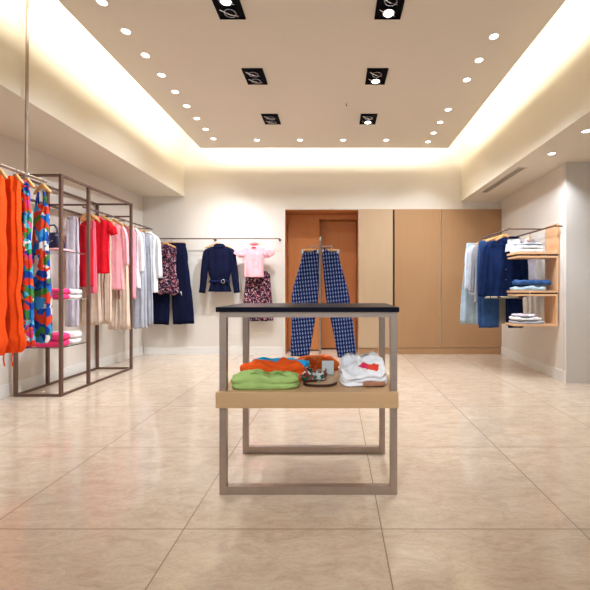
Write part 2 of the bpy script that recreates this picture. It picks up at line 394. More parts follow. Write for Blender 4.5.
# square recessed spot fixtures: dark box hanging just inside a frame, gimbal lamps
def gimbal(loc, on, label, tgts, size=70):
    t = thing('square_spotlight', label, 'ceiling light', loc, 0, 'square spotlights in the dropped ceiling')
    bm = bmesh.new(); hw, hd = .098, .135
    for a in ((-hw, -hw+.008, -hd, hd), (hw-.008, hw, -hd, hd), (-hw, hw, -hd, -hd+.008), (-hw, hw, hd-.008, hd)): bx(bm, *a, -.010, -.001)
    obj('frame', bm, BLACK, t)
    obj('backing', box(-hw+.008, hw-.008, -hd+.008, hd-.008, -.004, -.001), BLACK, t)
    for k, yy in enumerate((-.058, .058)):
        lit = on[k]
        bm = bmesh.new(); R = []
        ti = math.radians(18)
        for r, z in ((.030, -.004), (.046, -.014), (.046, -.020), (.040, -.020), (.024, -.010)):
            R.append([Vector((r*math.cos(2*PI*q/20), yy+r*math.sin(2*PI*q/20)*math.cos(ti), z)) for q in range(20)])
        skin_rings(bm, R)
        h = obj('lamp', bm, LAMPOFF if not lit else CHROME, t, True)
        bm = bmesh.new(); disc(bm, (0, yy, -.021), .036, .004)
        obj('bulb', bm, LAMPG if lit else BLACK, h)
        bm = bmesh.new(); tube(bm, [(-.07, yy-.03, -.012), (0, yy+.005, -.024), (.05, yy+.035, -.012)], .005, 6)
        obj('bracket', bm, CHROME, h)
    for tg, pw in tgts: spot('spot_bulb', t, (0, 0, -.05), tg, pw, size, .03, .8)
G = 'square black recessed spotlight in the ceiling, '
gimbal((-.78, 2.75, SLZ), (1, 0), G+'left column, nearest the camera', [((-2.6, 3.4, 1.0), SPOT), ((-2.4, 2.8, 1.0), SPOT*.8)])
gimbal((-.78, 3.67, SLZ), (0, 0), G+'left column, middle one', [((-2.8, 4.4, 1.1), SPOT)])
gimbal((-.78, 4.59, SLZ), (0, 0), G+'left column, farthest', [((-2.4, 5.85, 1.0), WALLSPOT*1.5), ((-1.4, 5.85, .9), WALLSPOT*.8)])
gimbal((.388, 2.75, SLZ), (0, 1), G+'right column, nearest the camera', [((.6, 3.4, 0), SPOT*.7)])
gimbal((.388, 3.67, SLZ), (0, 1), G+'right column, middle one with the brightest lamp', [((2.2, 4.5, 1.1), SPOT*.6)], 60)
gimbal((.388, 4.59, SLZ), (0, 1), G+'right column, farthest', [((.6, 5.85, 1.5), WALLSPOT*.2), ((2.1, 5.2, 1.2), WALLSPOT*.6), ((-.16, 3.9, .9), WALLSPOT)])
for gx, nm in ((-.78, 'left'), (.388, 'right')):  # unseen pair added behind the camera to brighten table shelf and floor
    gimbal((gx, -.93, SLZ), (1, 1), G+'%s column, unseen, added to light the table' % nm, [((-.13, 2.10, .55), 125), ((gx*1.9, 1.2, 0), 60)], 38)
# small ceiling sensor and slot vent
bm = bmesh.new(); disc(bm, (0, 0, -.012), .022, .012)
t = thing('smoke_detector', 'tiny round sensor on the ceiling between the square spotlights', 'sensor', (.116, 4.22, SLZ))
obj('housing', bm, SKIRT, t); obj('sensor_cap', disc(bmesh.new(), (0, 0, -.018), .009, .006), BLACK, t)
t = thing('slot_vent', 'long narrow air vent in the right soffit beside its inner edge', 'vent', (2.06, 4.75, SOFR))
bm = bmesh.new(); 
for a in ((-.05, -.042, -.55, .55), (.042, .05, -.55, .55), (-.05, .05, -.55, -.54), (-.05, .05, .54, .55)): bx(bm, *a, -.006, -.0005)
obj('frame', bm, CREAM, t)
bm = bmesh.new()
for k in range(3): bx(bm, -.03+k*.025, -.018+k*.025, -.54, .54, -.005, -.001)
obj('slat', bm, plain('vent_grey', rgb(150, 140, 125), .6), t)

# ------------------------------------------------------------------ display table
TX0, TX1, TY0, TY1 = -.567, .298, 1.85, 2.346
T = thing('display_table', 'metal framed display table with black top and pale wooden shelf, in mid floor', 'table', (0, 0, 0))
def loopframe(y0, y1):
    bm = bmesh.new(); p = .034
    bx(bm, TX0, TX0+p, y0, y1, 0, .888, bev=.0015); bx(bm, TX1-p, TX1, y0, y1, 0, .888, bev=.0015)
    bx(bm, TX0+p, TX1-p, y0+.0005, y1-.0005, .0005, .040); bx(bm, TX0+p, TX1-p, y0+.0005, y1-.0005, .862, .8875); return bm
obj('front_frame', loopframe(TY0, TY0+.034), METAL, T); obj('back_frame', loopframe(TY1-.034, TY1), METAL, T)
for x in (TX0+.004, TX1-.030): obj('side_rail', box(x, x+.026, TY0+.034, TY1-.034, .862, .8875), METAL, T)
obj('tabletop', box(TX0-.014, TX1+.008, TY0-.012, TY1+.012, .8885, .9126, bev=.002), BLACKTOP, T)
# wooden shelf, notched round the posts
SH = .505
bm = bmesh.new()
bx(bm, -.578, .300, 1.826, TY0-.001, .428, SH, bev=.0015)
bx(bm, TX0+.035, TX1-.035, TY0-.001, 2.39, .430, SH-.0003)
bx(bm, -.578, TX0+.035, TY0+.035, TY1-.035, .430, SH-.0003); bx(bm, TX1-.035, .300, TY0+.035, TY1-.035, .430, SH-.0003)
obj('shelf', bm, SHELFW, T)
# ---- things on the table shelf
def fold_item(name, label, cat, cx, cy, z, wx, wy, h, mat, layers=2, seed=0, rz=0, lump=.005, group=None):
    o = obj(name, folded(bmesh.new(), wx, wy, h, layers, seed, lump), mat, smooth=True)
    o.location = (cx, cy, z+.001); o.rotation_euler.z = rz; tag(o, label, cat, group); return o
FC = 'folded clothes on the display table'
g = fold_item('folded_shirt', 'lime green folded shirt at the front left of the table shelf', 'folded shirt', -.355, 1.937, SH, .165, .074, .062, cloth('lime', rgb(162, 190, 112)), 2, 3, .02, .005, FC)
for k in range(3):
    bm = bmesh.new(); tube(bm, [(-.07+k*.06, -.055+.02*(k % 2), .075), (-.05+k*.06, -.045, .078), (-.03+k*.06, -.058, .074)], .0022, 6)
    obj('seam', bm, cloth('lime_dark', rgb(110, 150, 60)), g, True)
o2 = fold_item('folded_shirt', 'bright orange rumpled folded shirt behind the lime green one', 'folded shirt', -.345, 2.090, SH, .172, .054, .086, cloth('orange', rgb(240, 92, 30)), 2, 8, .06, .0085, FC)
o3 = fold_item('folded_shirt', 'sky blue folded shirt behind the bright orange one', 'folded shirt', -.325, 2.218, SH, .165, .062, .078, cloth('sky', rgb(40, 170, 225)), 2, 5, -.03, .004, FC)
def roll_bm():
    bm = bmesh.new()
    P = [(-.15, 0, .02), (-.10, .004, .045), (-.04, -.003, .058), (.03, .004, .066), (.09, -.002, .060), (.125, 0, .045), (.14, 0, .03)]
    P = catmull(P, 5); rings = []
    for i, (x, y, z) in enumerate(P):
        f = i/(len(P)-1); r = .010+.034*math.sin(PI*min(max(f, .03), .97))**.5; rings.append([Vector((x+.01*math.sin(3*a), y+r*.85*math.cos(a)*(1+.12*math.sin(5*a+f*12)), max(z*.75+r*math.sin(a)*(1+.14*math.sin(4*a-f*15)), .001))) for a in [2*PI*k/22 for k in range(22)]])
    skin_rings(bm, rings); return bm
o = obj('rolled_scarf', roll_bm(), print_mat('orange_stripe', [rgb(245, 120, 50), rgb(238, 95, 35), rgb(250, 140, 80), rgb(240, 110, 45)], 30), smooth=True, loc=(-.128, 2.325, SH+.001))
tag(o, 'rumpled bright orange scarf at the back edge of the table shelf', 'scarf')
# white shirt with printed flower
def white_print():
    m, nt, b = newmat('fabric_white_flower_print')
    co = N(nt, 'ShaderNodeTexCoord')
    def blob(c, r, thick=(1, 1, 1)):
        mp = N(nt, 'ShaderNodeVectorMath', operation='SUBTRACT'); mp.inputs[1].default_value = c; L(nt, co.outputs['Object'], mp.inputs[0])
        ml = N(nt, 'ShaderNodeVectorMath', operation='MULTIPLY'); ml.inputs[1].default_value = thick; L(nt, mp.outputs[0], ml.inputs[0])
        no = N(nt, 'ShaderNodeTexNoise'); no.inputs['Scale'].default_value = 60; L(nt, co.outputs['Object'], no.inputs['Vector'])
        ln = N(nt, 'ShaderNodeVectorMath', operation='LENGTH'); L(nt, ml.outputs[0], ln.inputs[0])
        ad = N(nt, 'ShaderNodeMath', operation='MULTIPLY_ADD'); L(nt, no.outputs['Fac'], ad.inputs[0]); ad.inputs[1].default_value = .02; L(nt, ln.outputs['Value'], ad.inputs[2])
        lt = N(nt, 'ShaderNodeMath', operation='LESS_THAN'); lt.inputs[1].default_value = r+.01; L(nt, ad.outputs[0], lt.inputs[0]); return lt.outputs[0]
    cur = None
    for c, r, th, colr in (((.04, -.055, .085), .034, (.7, 1, 1), rgb(226, 60, 36)), ((.0, -.062, .08), .018, (.6, 1, 1), rgb(225, 40, 100)), ((.066, -.05, .1), .012, (1, 1, 1), rgb(250, 130, 30)), ((.03, -.05, .107), .010, (1, .6, 1), rgb(90, 150, 40))):
        mx = N(nt, 'ShaderNodeMix', data_type='RGBA'); L(nt, blob(c, r, th), mx.inputs[0])
        if cur is None: mx.inputs[6].default_value = rgb(240, 238, 240)
        else: L(nt, cur, mx.inputs[6])
        mx.inputs[7].default_value = colr; cur = mx.outputs[2]
    L(nt, cur, b.inputs['Base Color']); b.inputs['Roughness'].default_value = .85; return m
def white_shirt():
    bm = bmesh.new(); folded(bm, .126, .155, .100, 3, 11, .010)
    for v in bm.verts:    # highest at the back, sloping to the front fold
        t = (v.co.y+.165)/.33; v.co.z *= .52+.62*min(max(t, 0), 1)**.7; v.co.x *= 1-.10*t
    return bm
wf = obj('folded_shirt', white_shirt(), white_print(), smooth=True, loc=(.140, 2.075, SH+.001)); wf.rotation_euler.z = .04
tag(wf, 'white folded shirt with a red flower print at the right of the table shelf', 'folded shirt', FC)
bm = bmesh.new(); folded(bm, .055, .018, .018, 1, 4, .001, z0=.008, cx=.045, cy=-.150); obj('inner_fold', bm, cloth('tan', rgb(170, 120, 90)), wf, True)
# price card, scarf of beads, belt
t = thing('card_stand', 'small blank grey card standing in the middle of the table shelf', 'card', (-.047, 2.20, SH+.001), .05)
obj('card', box(-.034, .034, -.002, .002, .004, .080), plain('card_grey', rgb(205, 210, 205), .5), t); obj('base', box(-.036, .036, -.014, .014, 0, .004), plain('card_base', rgb(160, 165, 160), .3), t)
sc = obj('printed_scarf', folded(bmesh.new(), .072, .075, .026, 1, 21, .011), print_mat('scarf', [rgb(30, 90, 75), rgb(120, 50, 35), rgb(225, 215, 205), rgb(40, 60, 50), rgb(170, 70, 50), rgb(190, 200, 190)], 42, dist=3), smooth=True, loc=(-.125, 2.105, SH+.008))
tag(sc, 'crumpled green and rust patterned scarf in front of the small card', 'scarf')
bm = bmesh.new()
P = catmull([(-.10, 2.03), (-.155, 2.015), (-.168, 1.975), (-.145, 1.935), (-.09, 1.918), (-.03, 1.928), (.003, 1.975)], 8)
rings = []
for i, (x, y) in enumerate(P):
    a = P[max(i-1, 0)]; b = P[min(i+1, len(P)-1)]; d = Vector((b[0]-a[0], b[1]-a[1], 0)).normalized(); s = Vector((d.y, -d.x, 0))
    c = Vector((x, y, SH+.001)); rings.append([c-s*.003, c+s*.003, c+s*.003+Vector((0, 0, .013)), c-s*.003+Vector((0, 0, .013))])
skin_rings(bm, rings)
bl = obj('leather_belt', bm, plain('brown_leather', rgb(62, 28, 20), .35), smooth=False); tag(bl, 'thin dark brown leather belt curling in front of the patterned scarf', 'belt')
bm = bmesh.new(); tube(bm, [(-.095+.014*math.cos(q), 2.03+.010*math.sin(q), SH+.009+.006*math.sin(q)) for q in [2*PI*k/12 for k in range(13)]], .0022, 6)
obj('buckle', bm, CHROME, bl, True)

# ------------------------------------------------------------------ hangers
def hook_bm(r=.016, drop=.10):
    bm = bmesh.new(); P = []
    for k in range(13):
        a = math.radians(200-k*20.0); P.append((r*math.cos(a), 0, -r+r*math.sin(a)+.002))
    P += [(.004, 0, -2.35*r), (0, 0, -2.8*r), (0, 0, -drop)]
    tube(bm, P, .0028, 6); return bm
def hanger(w=.19, drop=.085, clip=False):
    """wooden hanger; origin where the hook sits on its rail"""
    bm = bmesh.new()
    if clip:
        ctube(bm, [(-w, -drop-.014, .011, .008), (0, -drop-.010, .013, .009), (w, -drop-.014, .011, .008)], amp=0, n=10, sub=4)
    else:
        ctube(bm, [(-w, -drop-.060, .010, .009), (-w*.6, -drop-.034, .013, .010), (-w*.2, -drop-.008, .016, .009), (0, -drop, .018, .009), (w*.2, -drop-.008, .016, .009), (w*.6, -drop-.034, .013, .010), (w, -drop-.060, .010, .009)], amp=0, n=12, sub=4)
    h = obj('clothes_hanger', bm, HANGW, smooth=True)
    obj('hook', hook_bm(drop=drop), CHROME, h, True)
    if clip:
        for s in (-1, 1): obj('clip', box(s*w*.86-.009, s*w*.86+.009, -.012, .012, -drop-.045, -drop-.002, bev=.002), CHROME, h)
    return h
HCACHE = {}
def put_hanger(loc, rz, label, group, w=.19, drop=.085, clip=False):
    key = (w, drop, clip)
    if key not in HCACHE: h = HCACHE[key] = hanger(w, drop, clip)
    else: h = copy_tree(HCACHE[key])
    h.location = loc; h.rotation_euler.z = rz; tag(h, label, 'hanger', group); return h

# ------------------------------------------------------------------ garment builders (origin = hook point on the rail, z down)
def g_top(w, l, z0=-.085, d=.035, sleeve=None, flare=1.0, cinch=1.0, seed=0, amp=.006, shoulder=None, hem=.004, k=5):
    """body with shoulders; sleeve=(length, halfwidth, outward) adds sleeves"""
    s = shoulder or w; bm = bmesh.new()
    ctube(bm, [(0, z0, .045, .018), (0, z0-.018, .07, .022), (0, z0-.045, s*.86, d*.7), (0, z0-.075, s, d*.9), (0, z0-.2, w*.95, d), (0, z0-l*.55, w*.92, d), (0, z0-l*.78, w*flare*.97*cinch, d*(1+cinch)/2), (0, z0-l, w*flare, d)], seed, amp, k, hem=hem)
    if sleeve:
        sl, sw, out = sleeve
        for q in (-1, 1):
            ctube(bm, [(q*(s*.90-sw*.5), z0-.062, sw*.25, d*.5), (q*(s*.97-sw*.3), z0-.085, sw*.75, d*.75), (q*(s*1.0+out*.12), z0-.15, sw*.95, d*.85), (q*(s*1.0+out*.5), z0-.075-sl*.5, sw, d*.8), (q*(s*1.0+out), z0-.075-sl, sw*.85, d*.7)], seed+q+5, amp*.8, 3, n=20, sq=2.2)
    return bm
def g_slip(w, l, z0=-.10, d=.03, seed=0, amp=.008, flare=1.2, k=5, strap=True, hem=.006, gather=False):
    bm = bmesh.new()
    t = z0-.10 if strap else z0
    pts = [(0, t, w*.62, d*.6), (0, t-.03, w*.85, d*.9), (0, t-.12, w*.95, d), (0, t-l*.5, w*(1+flare)/2, d*1.1), (0, t-l*.85, w*flare, d*1.2)]
    pts += [(0, t-l*.95, w*flare*1.15, d*1.5), (0, t-l, w*flare*.7, d)] if gather else [(0, t-l, w*flare, d*1.2)]
    ctube(bm, pts, seed, amp, k, hem=hem)
    if strap:
        for q in (-1, 1):
            for yy in (-.012, .012): tube(bm, [(q*w*.5, yy, t-.01), (q*w*.45, yy*.6, t+.06), (q*w*.35, 0, z0)], .006, 6)
    return bm
def g_trousers(w, l, z0=-.11, d=.03, legw=None, spread=.06, seed=0, amp=.007, bottom=None):
    bm = bmesh.new(); lw = legw or w*.48; b = bottom or lw
    ctube(bm, [(0, z0, w*.9, d*.7), (0, z0-.05, w*.95, d), (0, z0-.16, w*1.06, d), (0, z0-.27, w*1.08, d*.9)], seed, amp*.6, 4)
    for q in (-1, 1):
        ctube(bm, [(q*w*.5, z0-.16, w*.5, d*.8), (q*w*.56, z0-.27, w*.5, d*.95), (q*(w*.56+spread*.5), z0-l*.6, (lw+b)/2, d), (q*(w*.56+spread), z0-l, b, d)], seed+q+3, amp, 4, hem=.004, n=28)
    return bm
def g_folded_trousers(w0, w1, l, lean=0, z0=-.11, d=.022, seed=0, amp=.006, w_mid=None):
    bm = bmesh.new(); wm = w_mid or (w0+w1)/2
    for k, yy in enumerate((0, .034)):
        ctube(bm, [(0, z0, w0, d*.7, yy), (0, z0-.06, w0*1.05, d, yy), (lean*.45-.01*k, z0-l*.42, wm*(1+.06*k), d, yy), (lean*.75, z0-l*.72, (wm+w1)/2, d, yy), (lean, z0-l+.03*k, w1, d, yy)], seed+k, amp, 4, hem=.003, n=30)
    return bm
def put(name, bm, mat, label, cat, loc, rz=0, group=None):
    o = obj(name, bm, mat, smooth=True); o.location = loc; o.rotation_euler.z = rz; tag(o, label, cat, group); return o
NAVY = cloth('navy', rgb(11, 16, 44)); PINK = cloth('pink', rgb(248, 178, 184)); RED = cloth('red', rgb(222, 28, 44)); DRED = cloth('dark_red', rgb(190, 22, 38))
WHITE = cloth('white', rgb(238, 236, 236)); BEIGE = cloth('beige', rgb(222, 196, 174)); GREY = cloth('grey', rgb(176, 176, 184)); ORANGE = cloth('vermilion', rgb(246, 82, 22))
LILAC = cloth('lilac', rgb(214, 206, 216)); DENIM = cloth('denim', rgb(50, 80, 126), .15); DDENIM = cloth('dark_denim', rgb(20, 38, 80), .18); LDENIM = cloth('light_denim', rgb(178, 198, 212), .12)
KHAKI = cloth('khaki', rgb(176, 164, 142)); HOT = cloth('hot_pink', rgb(240, 62, 118)); CORAL = cloth('coral', rgb(244, 110, 128))
FLORALN = print_mat('navy_floral', [rgb(18, 20, 46), rgb(176, 110, 116), rgb(16, 18, 44), rgb(22, 26, 56), rgb(196, 160, 160), rgb(18, 20, 46), rgb(120, 48, 60), rgb(18, 22, 50), rgb(16, 18, 44), rgb(150, 80, 84)], 68)
FLORALB = print_mat('bright_floral', [rgb(18, 70, 170), rgb(225, 60, 35), rgb(30, 120, 200), rgb(240, 235, 230), rgb(20, 60, 150), rgb(60, 140, 60), rgb(235, 90, 50), rgb(90, 190, 215), rgb(215, 60, 120)], 22, dist=2.2)
FLORALB2 = print_mat('poppy_floral', [rgb(20, 80, 180), rgb(228, 70, 36), rgb(60, 150, 215), rgb(225, 62, 34), rgb(24, 60, 150), rgb(70, 130, 60), rgb(238, 230, 225), rgb(30, 110, 195)], 16, dist=2.2)

# ------------------------------------------------------------------ rail on the back wall
RY, RZ = 5.70, 1.753
R = thing('wall_rail', 'thin metal clothes rail fixed along the white back wall', 'clothes rail', (0, 0, 0))
obj('bar', tube(bmesh.new(), [(-2.81, RY, RZ), (-.84, RY, RZ)], .009, 10), BRONZE, R)
for x in (-2.79, -1.85, -.86):
    b = bmesh.new(); tube(b, [(x, RY+.009, RZ), (x, YB, RZ)], .007, 8); disc(b, (x, YB-.008, RZ), .02, .008, axis='Y'); obj('bracket', b, BRONZE, R)
def bxp(p, y=RY): return (p-336)*y/381
top = RZ+.009
put_hanger((bxp(171), RY, top), 0, 'wooden clip hanger holding the navy wide trousers on the back wall rail', 'hangers on the back wall rail', .23, .06, True)
tr = put('trousers', g_trousers(.235, 1.21, z0=-.075, legw=.14, spread=.055, seed=2, bottom=.155, amp=.006), NAVY, 'navy wide-legged trousers hanging on the back wall rail behind the floral blouse', 'trousers', (bxp(171), RY, top))
bm = bmesh.new(); ctube(bm, [(0, -.072, .216, .023), (0, -.11, .227, .031)], amp=.001, n=28); obj('waistband', bm, NAVY, tr, True)
obj('label_tag', box(.150, .172, -.036, -.034, -.87, -.80), WHITE, tr)
put_hanger((bxp(168), RY-.085, top-.03), 0, 'wooden hanger inside the navy floral blouse', 'hangers on the back wall rail', .15, .06)
bl = put('blouse', g_top(.17, .72, z0=-.075, d=.028, flare=1.12, seed=4, amp=.007, hem=.03), FLORALN, 'sleeveless navy and pink floral blouse in front of the navy trousers', 'blouse', (bxp(168), RY-.085, top-.03))
b = bmesh.new(); tube(b, [(-.07, -.03, -.10), (-.03, -.045, -.22), (0, -.05, -.28), (.03, -.045, -.22), (.07, -.03, -.10)], .006, 6); obj('neckline', b, NAVY, bl, True)
put_hanger((bxp(218), RY, top), 0, 'wooden hanger inside the navy belted jacket', 'hangers on the back wall rail', .19, .085)
jk = put('jacket', g_top(.19, .70, z0=-.10, d=.045, sleeve=(.64, .050, .07), flare=.95, cinch=.80, seed=6, amp=.008, hem=.004), NAVY, 'navy blue belted jacket in the middle of the back wall rail', 'jacket', (bxp(219.5), RY, top))
b = bmesh.new(); ctube(b, [(0, -.085, .055, .028), (0, -.11, .085, .040), (0, -.145, .09, .046)], 3, .004, 3, n=24); obj('collar', b, NAVY, jk, True)
b = bmesh.new(); ctube(b, [(0, -.630, .152, .052), (0, -.672, .152, .052)], 3, .001, 3, n=28, sub=2); obj('belt', b, cloth('belt_navy', rgb(14, 22, 58)), jk, True)
b = bmesh.new(); tube(b, [(.07+.026*math.cos(q), -.060, -.650+.026*math.sin(q)) for q in [2*PI*k/16 for k in range(17)]], .005, 6); obj('buckle_ring', b, CHROME, jk, True)
obj('undershirt', g_top(.06, .12, z0=-.092, d=.03, seed=1, shoulder=.06, amp=0), WHITE, jk, True)
for s in (-1, 1):
    b = bmesh.new(); ctube(b, [(s*.255, -.765, .045, .030), (s*.262, -.820, .047, .032)], 1, .001, 3, n=20, sub=2); obj('cuff', b, NAVY, jk, True)
put_hanger((bxp(255), RY-.005, top), 0, 'wooden hanger inside the pale pink top', 'hangers on the back wall rail', .16, .07)
tee = put('t_shirt', g_top(.155, .50, z0=-.085, d=.032, sleeve=(.11, .075, .085), flare=.92, seed=9, amp=.006, shoulder=.17), PINK, 'pale pink short-sleeved top hanging above the dark floral skirt', 't-shirt', (bxp(255), RY-.05, top))
b = bmesh.new(); ctube(b, [(0, -.078, .05, .022), (0, -.105, .075, .030)], 1, 0, 3, n=20, sub=2); obj('neckband', b, CORAL, tee, True)
obj('label_tag', box(-.03, .03, -.037, -.034, -.16, -.14), DRED, tee)
sk = put('skirt', g_slip(.20, .74, z0=-.50, d=.03, seed=12, flare=1.12, strap=False, amp=.009, k=6), FLORALN, 'dark floral print skirt below the pale pink top', 'skirt', (bxp(257.5), RY+.045, top))
b = bmesh.new(); ctube(b, [(0, -.492, .128, .021), (0, -.53, .165, .028)], 1, .001, 3, n=24, sub=2); obj('waistband', b, FLORALN, sk, True)

# ------------------------------------------------------------------ trouser stand behind the table
SX, SY = -.164, 3.9
S = thing('garment_stand', 'slim metal garment stand holding the checked trousers behind the table', 'clothes stand', (SX, SY, 0))
b = bmesh.new(); bx(b, -.16, .16, -.02, .02, 0, .02, bev=.003); bx(b, -.02, .02, -.16, .16, 0, .0195, bev=.003); obj('base', b, METAL, S)
obj('pole', tube(bmesh.new(), [(0, 0, .015), (0, 0, 1.49)], .012, 12), METAL, S)
b = bmesh.new(); tube(b, [(-.10, 0, 1.435), (.12, 0, 1.435)], .006, 8); obj('arm', b, METAL, S)
b = bmesh.new(); tube(b, [(0, 0, 1.49), (0, 0, 1.52), (.004, 0, 1.535)], [.012, .014, .004], 10); obj('finial', b, CHROME, S)
for q, nm in ((-1, 'left'), (1, 'right')):
    ax = SX+q*.10+(.01 if q > 0 else 0)
    put_hanger((ax, SY-.0, 1.441), 0, 'wooden clip hanger on the %s side of the stand pole' % nm, 'hangers on the garment stand', .09, .036, True)
    lean = -.105 if q < 0 else .165
    t = put('trousers', g_folded_trousers(.082, .097, 1.06, lean=lean, z0=-.068, seed=20+q, w_mid=.130 if q < 0 else .112), CHECK,
        'navy and white checked trousers hanging on the %s side of the garment stand' % nm, 'trousers', (ax, SY, 1.441), 0, 'checked trousers on the garment stand')
    b = bmesh.new(); ctube(b, [(0, -.062, .080, .018), (0, -.10, .084, .021)], amp=.001, n=24, sub=2); obj('waistband', b, CHECK, t, True)
    for j in (-1, 1): obj('belt_loop', box(j*.04-.005, j*.04+.005, -.028, -.020, -.11, -.06), CHECK, t)

# ------------------------------------------------------------------ tall metal rack at the left wall
RK = thing('display_rack', 'tall bronze metal frame rack with glass shelves against the left wall', 'rack', (0, 0, 0))
XF, XR = -2.56, -2.982
rys = (3.547, 3.94, 4.76); RT = 2.07; pw = .0135
for y in rys:
    for x in (XF, XR): obj('post', box(x-pw, x+pw, y-pw, y+pw, 0, RT, bev=.001), BRONZE, RK)
def beam(a, b, r=.011): 
    bm = bmesh.new(); x0, x1 = sorted((a[0], b[0])); y0, y1 = sorted((a[1], b[1])); z0, z1 = sorted((a[2], b[2]))
    bx(bm, x0-(r if x0 == x1 else 0), x1+(r if x0 == x1 else 0), y0-(r if y0 == y1 else 0), y1+(r if y0 == y1 else 0), z0-r, z1+r); return bm
for z in (.012, RT-.012):
    for x in (XF, XR):
        obj('rail', beam((x, rys[0]+pw, z), (x, rys[1]-pw, z)), BRONZE, RK); obj('rail', beam((x, rys[1]+pw, z), (x, rys[2]-pw, z)), BRONZE, RK)
    for y in (rys[0], rys[2]): obj('crossbar', beam((XR+pw, y, z), (XF-pw, y, z)), BRONZE, RK)
obj('rail', beam((XR, rys[0]+pw, 1.87), (XR, rys[1]-pw, 1.87)), BRONZE, RK); obj('rail', beam((XR, rys[1]+pw, 1.87), (XR, rys[2]-pw, 1.87)), BRONZE, RK)
obj('crossbar', beam((XR+pw, rys[1], 1.87), (XF-pw, rys[1], 1.87), .009), BRONZE, RK)
obj('crossbar', beam((XR+pw, rys[2], 1.905), (XF-pw, rys[2], 1.905), .009), BRONZE, RK)
SZ = (.445, .895, 1.355)
for z in SZ: obj('glass_shelf', box(XR+.015, XF-.0145, rys[0]+.014, rys[1]-.014, z, z+.008), GLASS, RK)
def stack(z, x, y, wx, wy, cols, pos, seed):
    zz = z+.0085
    for k, (mat, nm, h) in enumerate(cols):
        fold_item('folded_t_shirt', '%s folded t-shirt, %s of the %s' % (nm, 'top' if k else 'bottom', pos), 'folded t-shirt', x+.004*k, y, zz, wx, wy, h, mat, 1, seed+k, .02*k, .002, 'folded t-shirts on the rack shelves'); zz += h*1.04+.006
stack(SZ[0], -2.72, 3.66, .125, .085, ((HOT, 'hot pink', .052), (HOT, 'hot pink', .058)), 'pink pair on the lowest glass shelf', 40)
stack(SZ[0], -2.72, 3.84, .125, .080, ((WHITE, 'white', .050), (WHITE, 'white', .055)), 'white pair on the lowest glass shelf', 50)
stack(SZ[1], -2.72, 3.66, .125, .085, ((HOT, 'hot pink', .042), (HOT, 'hot pink', .046)), 'pink pair on the middle glass shelf', 60)
stack(SZ[1], -2.72, 3.84, .125, .080, ((WHITE, 'white', .040), (WHITE, 'white', .042)), 'white pair on the middle glass shelf', 70)
fold_item('folded_t_shirt', 'thin pale pink folded t-shirt under the navy handbag', 'folded t-shirt', -2.72, 3.70, SZ[2]+.0085, .12, .12, .022, PINK, 1, 80, 0, .001)
# handbag
HB = thing('handbag', 'navy blue handbag with a looped strap on the top glass shelf', 'bag', (-2.70, 3.66, SZ[2]+.036), 0)
b = bmesh.new(); ctube(b, [(0, .150, .030, .018), (0, .145, .045, .030), (0, .11, .062, .05), (0, .05, .082, .06), (0, .008, .088, .062), (0, 0, .084, .058)], 5, .003, 3, n=30); obj('body', b, plain('navy_leather', rgb(18, 24, 62), .35), HB, True)
b = bmesh.new(); tube(b, [(-.05, -.03, .12), (-.06, -.035, .17), (-.03, -.03, .215), (.01, -.02, .22), (.035, -.02, .18), (.045, -.03, .12)], .008, 8); obj('strap', b, plain('navy_leather', rgb(18, 24, 62)), HB, True)
for x in (-.052, .044):
    b = bmesh.new(); tube(b, [(x+.010*math.cos(q), -.042, .125+.010*math.sin(q)) for q in [2*PI*k/12 for k in range(13)]], .003, 6); obj('ring', b, CHROME, HB, True)
b = bmesh.new(); tube(b, [(-.052, -.06, .10), (-.03, -.068, .06), (0, -.07, .05), (.03, -.066, .07)], .003, 6); obj('chain', b, CHROME, HB, True)

# rail with garments beyond / inside the rack
RX, RZ2 = -2.68, 1.87
R2 = thing('wall_rail', 'metal clothes rail running from the tall rack along the left wall', 'clothes rail', (0, 0, 0))
obj('bar', tube(bmesh.new(), [(RX, 4.035, RZ2), (RX, 5.55, RZ2)], .009, 10), BRONZE, R2)
obj('bracket', tube(bmesh.new(), [(RX, 5.5, RZ2+.0), (-2.975, 5.5, RZ2)], .007, 8), BRONZE, R2)
obj('bracket', tube(bmesh.new(), [(RX, 4.87, RZ2+.0), (-3.01, 4.87, RZ2)], .007, 8), BRONZE, R2)
HG = 'hangers on the left rail'
t2 = RZ2+.009
def lg(y, dx, mat, bm, name, label, cat, rz=.0, hw=.10, drop=.075):
    if hw: put_hanger((RX, y, t2), rz, 'wooden hanger holding the '+re.split(' hanging| on the| behind| between| below| at the| near', label)[0], HG, hw, drop)
    return put(name, bm, mat, label, cat, (RX+dx, y, t2), rz)
lg(4.08, -.14, LILAC, g_slip(.065, 1.18, z0=-.10, seed=31, strap=False, d=.02, amp=.006, flare=1.1), 'dress', 'pale lilac long slip dress behind the first rack post', 'dress', hw=.05)
c = lg(4.17, -.085, DRED, g_slip(.105, .66, z0=-.09, seed=32, d=.022, amp=.006, flare=1.05), 'camisole', 'dark red v-neck sleeveless top hanging behind the second rack post', 'top', hw=.09)
lg(4.24, -.045, CORAL, g_slip(.055, .80, z0=-.12, seed=33, strap=False, d=.018, flare=1.0, amp=.004), 'camisole', 'narrow coral pink top hanging between the two red tops', 'top', hw=.05)
lg(4.47, -.19, BEIGE, g_trousers(.09, 1.13, z0=-.17, seed=34, d=.02, spread=.01, legw=.052), 'trousers', 'beige trousers hanging below the dark red sleeveless top', 'trousers', hw=.05)
t = lg(4.36, -.06, RED, g_top(.155, .64, z0=-.06, d=.028, sleeve=(.12, .05, .045), seed=35, shoulder=.16, amp=.005), 't_shirt', 'bright red short-sleeved t-shirt in the middle of the left rail', 't-shirt', hw=.11, drop=.05)
b = bmesh.new(); ctube(b, [(0, -.050, .045, .02), (0, -.085, .06, .028)], 1, 0, 3, n=20, sub=2); obj('collar', b, CORAL, t, True)
